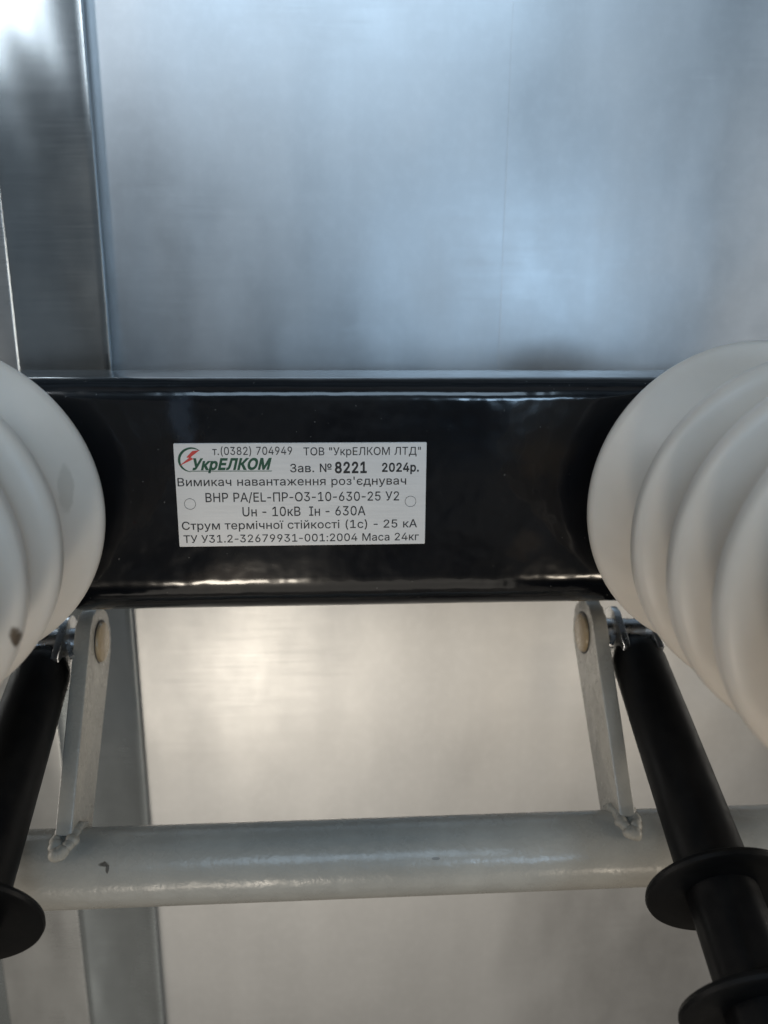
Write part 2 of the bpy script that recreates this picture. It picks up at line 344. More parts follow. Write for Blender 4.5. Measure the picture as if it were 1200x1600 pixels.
# outlines of the letters used on the plate: advance, closed curves of (point, left handle, right handle) in thousandths
GLYPHS = {' ':(187,[]),'"':(320,[(78,318,95,318,75,381,70,509,73,445,92,509,136,509,114,509,133,445,128,318,131,381,112,318),(193,318,209,318,190,381,185,509,188,445,207,
509,250,509,229,509,248,445,243,318,245,381,226,318)]),"'":(206,[(78,318,95,318,75,381,70,509,73,445,92,509,136,509,114,509,133,445,128,318,131,381,112,318)]),'(':(273,
[(89,207,89,156,89,244,101,324,93,283,108,364,132,441,119,404,145,479,177,539,160,511,196,539,236,539,216,539,219,504,191,428,204,467,178,389,161,313,168,351,155,276,151,
207,151,240,151,176,160,115,154,146,166,83,188,16,176,51,201,-18,236,-96,217,-56,216,-96,177,-96,196,-96,148,-47,111,55,126,3,97,106)]),')':(273,[(37,-96,57,-96,57,-55,
86,18,73,-17,98,53,113,116,107,85,119,147,122,207,122,177,122,240,112,313,118,276,105,351,82,428,95,389,70,467,37,539,55,504,57,539,97,539,77,539,113,511,142,441,128,479,
155,404,173,323,165,364,180,283,184,207,184,244,184,156,161,53,177,104,146,2,97,-96,125,-48,77,-96)]),'-':(453,[(337,244,263,244,337,226,337,188,337,207,263,188,114,188,
188,188,114,207,114,244,114,226,188,244)]),'.':(187,[(95,-4,108,-4,83,-4,63,9,72,0,54,18,50,41,50,28,50,54,63,73,54,65,72,82,95,87,83,87,108,87,128,73,119,82,137,65,141,
41,141,54,141,28,128,9,137,18,119,0)]),'/':(249,[(235,533,216,533,180,330,71,-76,126,127,52,-76,14,-76,33,-76,69,127,178,533,124,330,197,533)]),'0':(453,[(227,-7,264,-7,
189,-7,130,24,157,3,103,45,69,113,83,74,55,152,48,254,48,199,48,309,69,395,55,356,83,434,130,484,104,464,157,505,227,516,189,516,264,516,323,484,296,505,350,464,384,395,
370,434,398,356,405,254,405,309,405,199,384,113,398,152,370,74,323,24,350,45,297,3),(227,50,202,50,252,50,290,74,273,58,308,90,330,144,321,113,339,174,344,254,344,211,
344,297,330,365,339,334,321,395,290,435,308,419,273,451,227,460,252,460,202,460,163,435,180,451,146,419,123,365,132,395,114,334,109,254,109,297,109,211,123,144,114,174,
132,113,163,74,146,90,180,58)]),'1':(453,[(76,0,181,0,76,18,76,55,76,36,181,55,391,55,286,55,391,36,391,0,391,18,286,0),(276,509,250,509,276,339,276,0,276,170,255,0,212,
0,234,0,212,149,212,448,212,299,211,448,209,448,210,448,168,418,86,358,127,388,86,381,86,427,86,404,123,454,198,509,161,481,224,509)]),'2':(453,[(64,0,172,0,64,16,64,47,
64,32,121,108,234,229,177,168,254,249,282,282,270,267,295,298,311,327,304,313,317,341,320,371,320,356,320,390,308,419,316,405,299,432,273,449,288,442,259,456,224,460,242,
460,204,460,172,447,187,456,158,439,139,413,147,428,131,399,127,362,127,382,107,362,66,362,86,362,66,392,86,442,72,419,100,465,143,496,119,483,167,509,225,516,194,516,
255,516,306,497,282,509,329,484,361,445,348,467,374,424,381,372,381,399,381,354,371,318,378,335,364,300,336,259,353,280,319,237,267,180,296,211,229,140,153,60,191,100,
153,59,153,57,153,58,231,57,389,57,310,57,389,38,389,0,389,19,281,0)]),'3':(453,[(218,-7,252,-7,187,-7,133,10,158,-1,107,21,70,57,86,37,54,78,44,132,46,103,66,132,109,
132,87,132,111,114,126,87,117,99,136,75,165,59,149,65,181,53,219,50,199,50,239,50,275,61,258,53,292,68,315,93,305,79,324,107,329,145,329,124,329,163,316,196,325,181,307,
212,275,234,293,224,256,243,201,248,231,248,186,248,157,248,172,248,157,265,157,299,157,282,200,349,288,448,244,399,288,450,288,452,288,451,215,452,70,452,142,452,70,471,
70,509,70,490,171,509,372,509,272,509,372,493,372,461,372,477,319,400,211,278,265,339,211,282,211,289,211,285,249,293,308,276,281,288,335,263,371,222,356,246,386,199,393,
145,393,173,393,115,370,66,385,89,355,43,309,12,335,25,282,0)]),'4':(453,[(40,105,164,105,40,123,40,158,40,141,109,275,247,509,178,392,268,509,311,509,289,509,243,394,
109,166,176,280,109,165,109,163,109,164,210,163,413,163,312,163,413,144,413,105,413,125,289,105),(282,0,302,0,282,40,282,121,282,81,282,130,282,146,282,138,282,203,282,
318,282,260,302,318,343,318,322,318,343,212,343,0,343,106,322,0)]),'5':(453,[(221,-7,254,-7,191,-7,140,11,164,-1,116,23,83,60,97,39,69,81,60,130,61,104,81,130,122,130,
101,130,124,115,138,89,129,101,147,77,173,60,159,67,188,53,221,50,204,50,242,50,276,64,260,55,292,74,314,104,305,87,323,121,328,162,328,141,328,184,314,221,323,204,304,
238,275,262,291,252,258,272,218,277,239,277,201,277,167,268,184,274,151,263,128,246,138,255,108,248,67,253,88,250,77,338,96,509,86,423,186,509,366,509,276,509,366,490,
366,452,366,471,294,452,151,452,222,452,145,402,134,301,139,352,135,301,136,301,135,301,147,311,178,325,161,319,194,331,229,334,211,334,253,334,294,321,274,329,313,313,
345,285,331,301,359,270,379,231,371,252,387,210,391,163,391,188,391,130,369,76,384,101,354,50,309,15,334,30,283,1)]),'6':(453,[(226,-7,258,-7,195,-7,142,15,167,0,118,29,
84,74,98,49,71,100,64,162,64,129,64,186,80,239,69,212,91,266,137,340,110,300,176,396,252,509,214,453,276,509,322,509,299,509,265,426,151,261,208,344,149,261,145,261,147,
261,150,271,165,288,157,280,174,296,196,307,184,302,207,312,235,314,221,314,266,314,316,295,293,308,339,282,370,240,357,263,382,216,389,157,389,189,389,125,368,73,382,97,
354,48,310,14,334,28,286,0),(226,48,207,48,246,48,279,63,264,53,294,72,314,101,306,85,323,118,327,157,327,136,327,178,314,213,323,197,306,230,279,251,294,242,264,261,226,
265,246,265,207,265,174,252,189,261,159,243,138,214,147,230,129,198,125,158,125,179,125,137,138,102,129,118,147,85,174,63,159,72,189,53)]),'7':(453,[(97,0,120,0,172,149,
323,448,248,299,323,450,323,452,323,451,236,452,62,452,149,452,62,471,62,509,62,490,172,509,391,509,281,509,391,489,391,449,391,469,315,299,165,0,240,150,142,0)]),
'8':(453,[(226,-7,260,-7,192,-7,136,11,162,-1,109,24,74,62,89,40,59,83,52,135,52,108,52,157,65,195,56,177,74,213,101,241,86,229,116,253,153,265,133,261,153,265,153,267,
153,266,128,273,93,308,108,287,78,329,70,380,70,353,70,406,90,450,77,429,104,470,146,498,122,486,169,510,226,516,196,516,256,516,306,498,283,510,329,486,361,450,348,470,
375,429,382,380,382,406,382,353,359,308,374,329,344,287,300,267,325,273,300,266,300,265,300,265,319,261,351,241,336,253,366,229,387,195,378,213,396,177,401,135,401,157,
401,108,378,62,393,83,364,40,317,11,343,24,291,-1),(226,49,204,49,249,49,285,60,268,53,301,68,323,91,314,78,332,105,337,139,337,121,337,158,322,189,332,174,313,203,283,
223,300,214,266,231,226,235,247,235,205,235,169,223,186,231,152,214,130,189,139,203,120,174,115,139,115,158,115,121,129,91,120,105,138,78,167,60,151,68,184,53),(226,290,
208,290,244,290,274,300,260,293,288,307,307,330,299,318,315,343,319,376,319,358,319,393,308,420,315,407,300,433,275,449,289,443,261,456,226,460,245,460,208,460,177,449,
191,456,163,443,145,420,152,433,137,407,133,376,133,393,133,358,145,330,137,343,152,318,178,300,163,307,192,293)]),'9':(453,[(226,516,195,516,258,516,310,494,286,508,335,
480,368,434,354,460,382,409,389,347,389,380,389,323,373,270,383,297,362,243,315,168,343,209,277,112,200,0,239,56,177,0,130,0,154,0,187,83,301,248,244,165,303,248,307,248,
305,248,303,238,287,221,296,229,279,213,257,202,269,207,245,197,218,195,232,195,187,195,137,214,160,201,114,227,83,269,96,245,70,292,64,352,64,320,64,384,85,436,71,412,
99,461,143,494,118,480,167,508),(226,460,246,460,207,460,174,446,189,456,159,437,138,407,147,424,130,391,125,352,125,372,125,330,138,295,130,312,147,279,174,257,159,266,
189,248,226,243,207,243,246,243,279,257,263,248,294,266,314,295,306,279,323,311,327,350,327,330,327,372,314,407,323,391,306,424,279,446,294,437,264,456)]),':':(187,[(95,
-4,108,-4,83,-4,63,9,72,0,54,18,50,41,50,28,50,54,63,73,54,65,72,82,95,87,83,87,108,87,128,73,119,82,137,65,141,41,141,54,141,28,128,9,137,18,119,0),(95,271,108,271,83,
271,63,284,72,275,54,293,50,316,50,304,50,329,63,349,54,340,72,357,95,362,83,362,108,362,128,349,119,357,137,340,141,316,141,329,141,304,128,284,137,293,119,275)]),
'A':(479,[(16,0,39,0,78,170,201,509,140,339,226,509,276,509,251,509,338,339,463,0,401,170,440,0,395,0,418,0,359,101,287,302,323,202,281,321,264,372,273,344,255,400,232,
478,245,435,236,478,245,478,241,478,233,435,213,371,222,399,204,343,191,302,196,320,155,202,85,0,120,101,62,0),(110,142,197,142,110,161,110,199,110,180,197,199,370,199,
283,199,370,180,370,142,370,161,283,142)]),'E':(418,[(60,0,165,0,60,170,60,509,60,339,164,509,372,509,268,509,372,490,372,452,372,471,290,452,125,452,207,452,125,396,125,
286,125,341,202,286,355,286,278,286,355,267,355,229,355,248,278,229,125,229,202,229,125,172,125,57,125,114,208,57,375,57,292,57,375,38,375,0,375,19,270,0)]),'L':(392,
[(60,0,160,0,60,170,60,509,60,339,82,509,125,509,103,509,125,358,125,57,125,208,203,57,361,57,282,57,361,38,361,0,361,19,261,0)]),'P':(444,[(60,0,82,0,60,170,60,509,60,
339,118,509,235,509,177,509,274,509,332,487,307,502,358,473,390,430,377,454,402,405,409,348,409,378,409,317,390,265,402,290,377,241,332,207,358,222,307,193,235,186,274,
186,193,186,109,186,151,186,109,205,109,242,109,224,150,242,233,242,191,242,259,242,297,256,281,247,313,265,333,294,325,278,341,310,344,348,344,328,344,368,333,402,341,
386,325,417,297,439,313,430,280,448,232,452,259,452,196,452,125,452,160,452,125,301,125,0,125,151,103,0)]),'U':(517,[(259,-8,299,-8,219,-8,154,15,184,0,124,31,85,80,101,
53,68,107,60,173,60,138,60,285,60,509,60,397,81,509,124,509,103,509,124,399,124,178,124,288,124,154,141,113,130,132,152,94,187,68,167,79,207,57,259,52,231,52,287,52,331,
68,311,57,351,79,377,113,366,94,387,132,393,178,393,154,393,288,393,509,393,399,414,509,457,509,436,509,457,397,457,173,457,285,457,138,433,80,449,107,416,53,363,15,393,
31,334,0)]),'І':(300,[(31,0,111,0,31,19,31,57,31,38,60,57,118,57,89,57,118,189,118,452,118,320,89,452,31,452,60,452,31,471,31,509,31,490,111,509,269,509,190,509,269,490,
269,452,269,471,240,452,183,452,212,452,183,320,183,57,183,189,212,57,269,57,240,57,269,38,269,0,269,19,190,0)]),'А':(479,[(16,0,39,0,78,170,201,509,140,339,226,509,276,
509,251,509,338,339,463,0,401,170,440,0,395,0,418,0,359,101,287,302,323,202,281,321,264,372,273,344,255,400,232,478,245,435,236,478,245,478,241,478,233,435,213,371,222,
399,204,343,191,302,196,320,155,202,85,0,120,101,62,0),(110,142,197,142,110,161,110,199,110,180,197,199,370,199,283,199,370,180,370,142,370,161,283,142)]),'В':(456,[(60,
0,122,0,60,170,60,509,60,339,120,509,241,509,181,509,276,509,329,491,306,503,352,479,381,442,369,462,392,422,398,374,398,399,398,352,387,320,394,334,379,306,356,286,369,
294,344,277,315,267,330,271,315,265,315,262,315,264,331,261,363,245,347,255,379,235,402,203,392,221,413,185,418,136,418,163,418,111,400,67,412,87,388,46,344,18,370,30,
319,6,247,0,287,0,184,0),(125,57,125,115,165,57,245,57,205,57,284,57,330,80,313,65,347,95,355,137,355,114,355,154,342,184,351,170,334,198,306,218,321,209,290,227,248,231,
271,231,207,231,125,231,166,231,125,173),(125,285,125,341,162,285,238,285,200,285,257,285,288,296,273,289,303,303,323,326,315,313,332,339,336,372,336,355,336,395,313,429,
328,414,297,444,240,452,273,452,202,452,125,452,163,452,125,396)]),'Д':(568,[(32,-109,52,-109,32,-54,32,57,32,1,46,57,73,57,59,57,81,64,97,86,89,74,104,98,117,132,111,
113,123,150,133,199,129,172,138,226,145,294,142,257,151,366,162,509,156,437,268,509,480,509,374,509,480,358,480,57,480,207,499,57,537,57,518,57,537,1,537,-109,537,-54,
516,-109,475,-109,496,-109,475,-73,475,0,475,-36,348,0,94,0,221,0,94,-36,94,-109,94,-73,73,-109),(147,57,159,70,237,57,416,57,327,57,416,188,416,452,416,320,351,452,221,
452,286,452,217,399,208,294,213,347,205,258,196,194,201,225,191,162,176,111,184,135,168,88)]),'Е':(418,[(60,0,165,0,60,170,60,509,60,339,164,509,372,509,268,509,372,490,
372,452,372,471,290,452,125,452,207,452,125,396,125,286,125,341,202,286,355,286,278,286,355,267,355,229,355,248,278,229,125,229,202,229,125,172,125,57,125,114,208,57,375,
57,292,57,375,38,375,0,375,19,270,0)]),'З':(430,[(216,-7,250,-7,183,-7,127,11,153,-1,101,22,66,59,81,38,51,80,42,132,43,104,63,132,107,132,85,132,108,115,123,88,113,100,
132,75,161,60,145,66,177,53,215,50,195,50,237,50,272,61,256,54,289,68,312,92,302,79,322,106,326,139,326,122,326,158,312,188,322,174,303,202,272,221,289,213,254,229,207,
233,233,233,193,233,166,233,180,233,166,251,166,289,166,270,180,289,207,289,193,289,227,289,260,299,245,292,275,306,296,329,287,316,304,342,309,375,309,358,309,392,297,
420,305,407,290,432,265,449,279,442,251,456,216,460,235,460,199,460,167,450,182,456,152,443,130,422,139,434,120,410,115,378,115,396,94,378,53,378,73,378,53,405,76,450,61,
429,91,471,135,498,111,487,160,510,217,516,187,516,249,516,300,497,276,509,323,484,353,446,341,467,366,426,372,378,372,403,372,350,349,306,364,326,334,286,287,264,313,
272,287,263,287,260,287,262,308,257,342,238,327,249,358,227,378,196,369,213,386,179,390,139,390,160,390,111,367,64,382,86,352,42,306,12,332,25,279,-1)]),'К':(466,[(60,0,
82,0,60,170,60,509,60,339,82,509,125,509,103,509,125,435,125,287,125,361,148,287,196,287,172,287,251,361,362,509,307,435,388,509,440,509,414,509,377,427,251,262,314,344,
317,175,449,0,383,87,423,0,371,0,397,0,313,77,199,231,256,154,174,231,125,231,149,231,125,154,125,0,125,77,103,0)]),'Л':(519,[(32,0,38,0,32,19,32,57,32,38,36,57,45,57,41,
57,61,57,84,66,74,60,93,73,107,103,101,85,112,120,119,181,116,146,128,290,146,509,137,399,250,509,460,509,355,509,460,339,460,0,460,170,438,0,395,0,417,0,395,151,395,452,
395,301,332,452,205,452,268,452,197,360,182,175,189,268,179,145,170,97,176,119,165,75,147,42,157,57,138,28,109,10,125,17,94,3,51,0,74,0,44,0)]),'М':(628,[(60,0,81,0,60,
170,60,509,60,339,91,509,152,509,121,509,193,402,277,187,235,294,280,180,287,159,284,170,291,148,299,123,295,136,303,110,311,84,307,97,315,71,322,49,319,59,317,49,307,49,
312,49,310,59,318,83,314,70,322,95,330,121,326,108,334,134,342,158,338,147,346,170,352,187,349,179,394,294,476,509,435,402,507,509,568,509,537,509,568,339,568,0,568,170,
547,0,504,0,525,0,504,97,504,291,504,194,504,302,504,327,504,314,505,340,505,369,505,354,505,383,506,413,506,398,506,428,507,457,507,443,509,457,513,457,511,457,508,441,
498,409,503,426,492,393,482,363,487,378,477,348,467,322,472,334,463,309,456,291,459,299,418,194,342,0,380,97,323,0,286,0,305,0,248,97,170,291,209,194,167,299,159,321,163,
309,155,333,145,361,150,346,140,376,129,408,135,391,124,424,112,457,118,441,114,457,119,457,117,457,119,444,120,416,120,431,120,401,121,372,121,387,121,357,122,328,121,
342,122,315,122,291,122,302,122,194,122,0,122,97,101,0)]),'Н':(516,[(60,0,82,0,60,170,60,509,60,339,82,509,125,509,103,509,125,435,125,289,125,362,214,289,392,289,303,
289,392,362,392,509,392,435,414,509,457,509,435,509,457,339,457,0,457,170,435,0,392,0,414,0,392,77,392,232,392,155,303,232,125,232,214,232,125,155,125,0,125,77,103,0)]),
'О':(533,[(267,-7,311,-7,223,-7,150,25,184,4,116,46,70,115,90,76,50,154,40,254,40,201,40,308,70,393,50,354,90,432,150,484,116,462,184,505,267,516,223,516,311,516,384,484,
350,505,418,462,464,393,444,432,483,354,493,254,493,308,493,201,464,115,483,154,444,76,384,25,418,46,350,4),(267,53,236,53,297,53,349,76,325,61,374,91,408,144,394,114,
423,174,430,254,430,211,430,298,408,365,423,335,394,395,349,433,374,417,325,448,267,456,297,456,236,456,184,433,209,448,159,417,125,364,140,394,111,334,103,254,103,297,
103,211,125,144,111,174,140,114,184,76,159,92,209,61)]),'П':(516,[(457,509,325,509,457,339,457,0,457,170,435,0,392,0,414,0,392,151,392,452,392,301,303,452,125,452,214,
452,125,301,125,0,125,151,103,0,60,0,82,0,60,170,60,509,60,339,192,509)]),'Р':(444,[(60,0,82,0,60,170,60,509,60,339,118,509,235,509,177,509,274,509,332,487,307,502,358,
473,390,430,377,454,402,405,409,348,409,378,409,317,390,265,402,290,377,241,332,207,358,222,307,193,235,186,274,186,193,186,109,186,151,186,109,205,109,242,109,224,150,
242,233,242,191,242,259,242,297,256,281,247,313,265,333,294,325,278,341,310,344,348,344,328,344,368,333,402,341,386,325,417,297,439,313,430,280,448,232,452,259,452,196,
452,125,452,160,452,125,301,125,0,125,151,103,0)]),'С':(510,[(267,-7,293,-7,223,-7,150,25,184,4,116,46,70,115,89,76,50,154,40,254,40,201,40,308,70,393,50,354,89,432,150,
484,116,462,184,505,267,516,223,516,293,516,340,504,317,512,363,497,402,471,384,486,420,457,448,418,436,439,460,398,473,348,468,374,451,348,408,348,430,348,404,366,389,
395,398,381,381,408,357,428,370,419,345,438,315,449,331,444,300,454,267,456,284,456,236,456,184,432,208,448,159,417,125,364,139,394,111,334,103,254,103,297,103,211,125,
145,111,175,140,115,184,76,159,92,209,61,267,53,236,53,284,53,315,60,300,55,331,65,357,81,345,71,370,90,389,114,381,101,398,128,408,160,404,143,430,160,473,160,451,160,
469,135,448,91,460,111,436,70,402,38,421,52,384,23,341,5,363,12,318,-3)]),'Т':(448,[(32,452,85,452,32,471,32,509,32,490,160,509,417,509,288,509,417,490,417,452,417,471,
363,452,257,452,310,452,257,301,257,0,257,151,235,0,193,0,214,0,193,151,193,452,193,301,139,452)]),'У':(436,[(87,0,98,0,87,19,87,57,87,38,99,57,122,57,110,57,139,57,163,
65,153,60,173,71,185,92,180,80,189,100,195,116,192,108,136,247,16,509,76,378,40,509,87,509,64,509,109,458,154,357,132,407,166,330,185,282,176,305,194,259,209,215,202,237,
216,194,232,149,224,171,226,149,214,149,220,149,224,179,248,245,236,211,259,278,290,357,273,316,310,407,351,509,330,458,374,509,420,509,397,509,361,367,244,84,303,226,
237,68,220,40,229,53,211,28,184,11,199,18,168,4,121,0,147,0,110,0)]),'а':(389,[(160,-9,182,-9,136,-9,94,5,114,-4,75,14,48,45,59,27,36,62,30,108,30,83,30,130,43,161,35,
147,52,175,78,193,63,185,92,201,125,211,108,207,143,215,178,220,160,218,201,223,234,227,219,225,248,228,265,235,258,231,272,239,276,255,276,245,276,255,276,257,276,256,
276,272,267,297,273,286,261,308,240,322,252,316,228,328,196,331,213,331,178,331,149,322,162,328,136,317,118,301,126,309,110,292,100,274,104,283,80,280,41,291,61,285,50,
314,79,346,62,332,95,360,133,375,113,369,153,381,194,384,173,384,208,384,239,379,223,383,255,376,286,360,271,370,301,351,322,320,313,338,332,303,337,251,337,280,337,168,
337,0,337,84,317,0,277,0,297,0,277,17,277,52,277,35,275,52,272,52,274,52,268,43,252,25,261,34,243,15,215,1,230,7,200,-5),(170,45,155,45,193,45,228,59,212,50,243,68,263,
93,255,79,271,107,276,138,276,122,276,155,276,190,276,173,273,187,259,182,268,184,251,180,231,176,242,178,221,174,200,171,210,172,190,170,175,168,182,169,161,166,134,159,
147,163,121,154,103,139,111,148,96,131,92,105,92,119,92,92,102,72,95,81,109,63,130,52,118,57,142,48)]),'в':(391,[(53,0,112,0,53,126,53,379,53,253,104,379,208,379,156,379,
249,379,307,352,282,370,331,334,343,278,343,309,343,256,324,226,337,238,310,213,270,199,293,204,285,197,312,185,299,192,325,177,345,152,337,166,354,139,358,102,358,122,
358,83,343,50,353,65,333,34,300,13,318,22,281,4,232,0,258,0,172,0),(111,56,111,93,151,56,232,56,192,56,252,56,279,70,267,60,290,79,295,108,295,92,295,127,279,153,290,142,
267,164,232,169,252,169,192,169,111,169,151,169,111,131),(111,220,111,255,143,220,209,220,176,220,232,220,263,234,250,225,276,244,282,273,282,257,282,289,262,310,275,301,
249,319,208,324,231,324,176,324,111,324,143,324,111,289)]),'г':(303,[(290,379,211,379,290,361,290,323,290,342,231,323,114,323,172,323,114,215,114,0,114,108,93,0,53,0,73,
0,53,126,53,379,53,253,132,379)]),'д':(427,[(13,-110,33,-110,13,-54,13,56,13,1,23,56,44,56,34,56,52,64,65,82,59,73,70,92,79,116,75,103,83,129,90,164,87,145,93,182,98,231,
95,205,102,280,110,379,106,330,192,379,356,379,274,379,356,272,356,56,356,164,375,56,414,56,395,56,414,1,414,-110,414,-54,394,-110,353,-110,374,-110,353,-73,353,0,353,
-37,260,0,74,0,167,0,74,-37,74,-110,74,-73,54,-110),(114,56,127,74,174,56,295,56,235,56,295,145,295,323,295,234,252,323,166,323,209,323,163,292,157,231,160,262,154,191,
143,127,149,156,136,97)]),'е':(403,[(212,-8,238,-8,175,-8,117,16,143,0,90,33,56,85,70,56,41,114,34,187,34,148,34,226,55,290,41,260,69,319,115,359,89,343,141,376,205,384,
171,384,226,384,266,374,246,381,285,367,319,341,303,356,335,326,357,282,348,306,366,258,371,194,371,228,371,186,371,169,371,178,272,169,75,169,174,169,75,187,75,221,75,
204,163,221,338,221,250,221,329,215,310,202,319,208,310,227,298,269,306,249,290,288,263,314,278,303,247,325,205,330,228,330,182,330,146,313,163,325,130,302,109,270,118,
288,100,251,96,211,96,232,96,200,96,178,96,189,96,150,110,106,101,126,120,87,151,61,134,72,168,51,212,46,189,46,228,46,254,53,241,48,266,57,285,73,277,64,294,82,306,105,
301,93,325,101,365,91,345,96,359,71,335,39,349,54,321,24,283,4,303,13,262,-4)]),'ж':(563,[(21,0,46,0,72,64,174,193,123,129,124,255,23,379,73,317,47,379,95,379,71,379,137,
326,221,218,179,272,231,218,252,218,241,218,252,272,252,379,252,326,272,379,313,379,292,379,313,326,313,218,313,272,323,218,342,218,333,218,384,272,468,379,426,326,492,
379,541,379,516,379,490,317,390,193,440,255,441,129,543,0,492,64,518,0,469,0,493,0,426,54,342,162,384,108,332,162,313,162,322,162,313,108,313,0,313,54,292,0,252,0,272,0,
252,54,252,162,252,108,242,162,223,162,232,162,180,108,95,0,137,54,70,0)]),'з':(343,[(171,-4,199,-4,146,-4,101,8,122,0,80,16,51,43,63,28,38,58,31,95,32,75,52,95,94,95,73,
95,94,82,117,61,102,70,132,52,171,47,150,47,194,47,227,65,213,53,242,76,249,109,249,91,249,127,226,154,241,142,210,165,163,171,189,171,154,171,138,171,146,171,138,186,
138,217,138,202,146,217,163,217,154,217,184,217,217,233,202,222,231,244,238,276,238,258,238,293,220,318,232,307,208,329,173,334,192,334,153,334,122,319,136,329,107,310,
99,281,99,297,79,281,40,281,59,281,40,301,59,335,46,319,71,350,107,371,87,362,127,379,173,384,149,384,199,384,239,370,221,379,258,360,283,332,272,348,293,316,298,279,298,
298,298,257,277,224,291,238,263,210,225,197,246,201,225,196,225,194,225,195,254,190,291,164,276,180,305,148,313,104,313,128,313,84,294,48,307,65,282,32,244,10,266,19,223,
0)]),'и':(410,[(358,0,358,126,337,0,296,0,317,0,296,91,296,274,296,183,295,274,293,274,294,274,232,183,111,0,172,91,91,0,53,0,72,0,53,126,53,379,53,253,73,379,114,379,93,
379,114,287,114,104,114,196,115,104,118,104,116,104,178,196,300,379,239,287,319,379,358,379,338,379,358,253)]),'й':(410,[(358,0,358,126,337,0,296,0,317,0,296,91,296,274,
296,183,295,274,293,274,294,274,232,183,111,0,172,91,91,0,53,0,72,0,53,126,53,379,53,253,73,379,114,379,93,379,114,287,114,104,114,196,115,104,118,104,116,104,178,196,
300,379,239,287,319,379,358,379,338,379,358,253),(205,433,224,433,187,433,155,446,170,437,141,454,120,481,129,466,111,495,107,529,107,511,121,529,151,529,136,529,151,514,
166,491,156,501,177,481,205,476,189,476,221,476,244,491,234,481,254,501,259,529,259,514,274,529,304,529,289,529,304,511,291,481,300,495,282,466,256,446,270,455,241,
437)]),'к':(376,[(53,0,73,0,53,126,53,379,53,253,73,379,114,379,93,379,114,325,114,215,114,270,127,215,152,215,139,215,198,270,288,379,243,325,314,379,366,379,340,379,
315,318,213,196,264,257,265,131,368,0,316,65,342,0,290,0,316,0,249,53,167,159,208,106,149,159,114,159,131,159,114,106,114,0,114,53,93,0)]),'м':(535,[(53,0,73,0,53,126,53,
379,53,253,83,379,144,379,114,379,174,309,232,168,203,238,237,155,246,132,242,144,250,121,257,100,253,110,260,90,265,70,263,80,268,61,273,41,271,51,270,41,263,41,266,41,
265,50,270,69,267,60,273,79,278,100,275,89,281,110,289,132,285,121,293,143,303,168,298,155,332,238,390,379,361,309,421,379,482,379,451,379,482,253,482,0,482,126,462,0,
421,0,441,0,421,66,421,197,421,132,421,211,421,237,421,224,421,250,422,276,421,263,422,288,422,315,422,302,423,328,423,354,423,341,425,354,430,354,428,354,425,335,415,
300,420,317,410,284,399,252,405,268,393,236,377,198,385,218,349,132,294,0,322,66,276,0,240,0,258,0,212,66,156,198,184,132,148,217,135,252,141,235,129,268,118,300,123,284,
113,317,102,354,108,335,105,354,111,354,108,354,112,343,112,318,112,331,112,305,113,279,113,292,113,265,113,238,113,252,113,225,113,197,113,211,113,132,113,0,113,66,93,
0)]),'н':(408,[(309,223,239,223,309,204,309,167,309,185,239,167,99,167,169,167,99,185,99,223,99,204,169,223),(114,379,93,379,114,253,114,0,114,126,93,0,53,0,73,0,53,126,
53,379,53,253,73,379),(356,379,335,379,356,253,356,0,356,126,335,0,295,0,315,0,295,126,295,379,295,253,315,379)]),'о':(415,[(207,-8,242,-8,173,-8,117,16,143,0,91,33,56,
85,71,56,41,114,34,187,34,149,34,227,56,291,41,262,71,321,117,360,91,343,143,376,207,384,173,384,242,384,299,360,273,376,325,343,359,291,345,321,374,262,381,187,381,227,
381,149,359,85,374,114,345,56,299,16,325,33,273,0),(207,46,182,46,233,46,270,66,254,53,287,79,307,117,299,96,315,139,319,187,319,162,319,213,307,258,315,236,299,280,270,
310,287,297,254,323,207,330,233,330,182,330,145,310,161,323,129,297,108,258,116,280,100,237,96,187,96,213,96,162,108,117,100,139,116,96,145,66,129,79,161,53)]),'р':(424,
[(53,-143,73,-143,53,31,53,379,53,205,72,379,112,379,92,379,112,359,112,319,112,339,114,319,118,319,116,319,123,327,137,346,129,336,145,356,171,373,157,365,186,381,229,
384,205,384,261,384,313,361,289,376,337,345,370,293,356,322,383,263,390,189,390,229,390,149,370,84,383,114,356,55,313,16,337,32,289,0,229,-8,261,-8,206,-8,173,4,187,-4,
158,12,138,31,146,21,130,42,118,59,123,51,117,59,114,59,115,59,114,-8,114,-143,114,-76,93,-143),(220,47,197,47,244,47,279,66,263,53,295,78,316,117,308,95,324,138,328,189,
328,162,328,216,316,261,324,240,308,282,280,311,296,299,264,324,220,330,244,330,197,330,161,312,177,324,145,300,125,263,133,284,117,242,113,189,113,217,113,161,125,115,
117,136,133,94,162,65,146,77,178,53)]),'с':(395,[(207,-8,226,-8,173,-8,117,16,143,0,91,33,56,85,71,56,41,114,34,187,34,149,34,227,56,291,41,262,71,321,117,360,91,343,143,
376,207,384,173,384,226,384,260,377,243,382,276,372,305,356,292,365,319,347,340,322,330,335,350,309,362,277,357,294,342,272,303,262,322,267,300,272,290,289,296,281,285,
297,270,311,278,305,262,317,242,325,253,322,232,328,207,330,220,330,182,330,145,310,161,323,129,297,108,258,116,280,100,237,96,187,96,213,96,162,108,117,100,139,116,96,
145,66,129,79,161,53,207,46,182,46,220,46,243,52,232,48,253,55,271,66,263,60,279,72,292,89,286,80,297,97,304,117,301,107,324,112,363,102,343,107,358,85,341,56,351,70,332,
43,306,21,320,31,293,12,261,-1,277,4,244,-6)]),'т':(325,[(132,0,153,0,132,108,132,325,132,216,90,325,6,325,48,325,6,343,6,379,6,361,111,379,319,379,215,379,319,361,319,
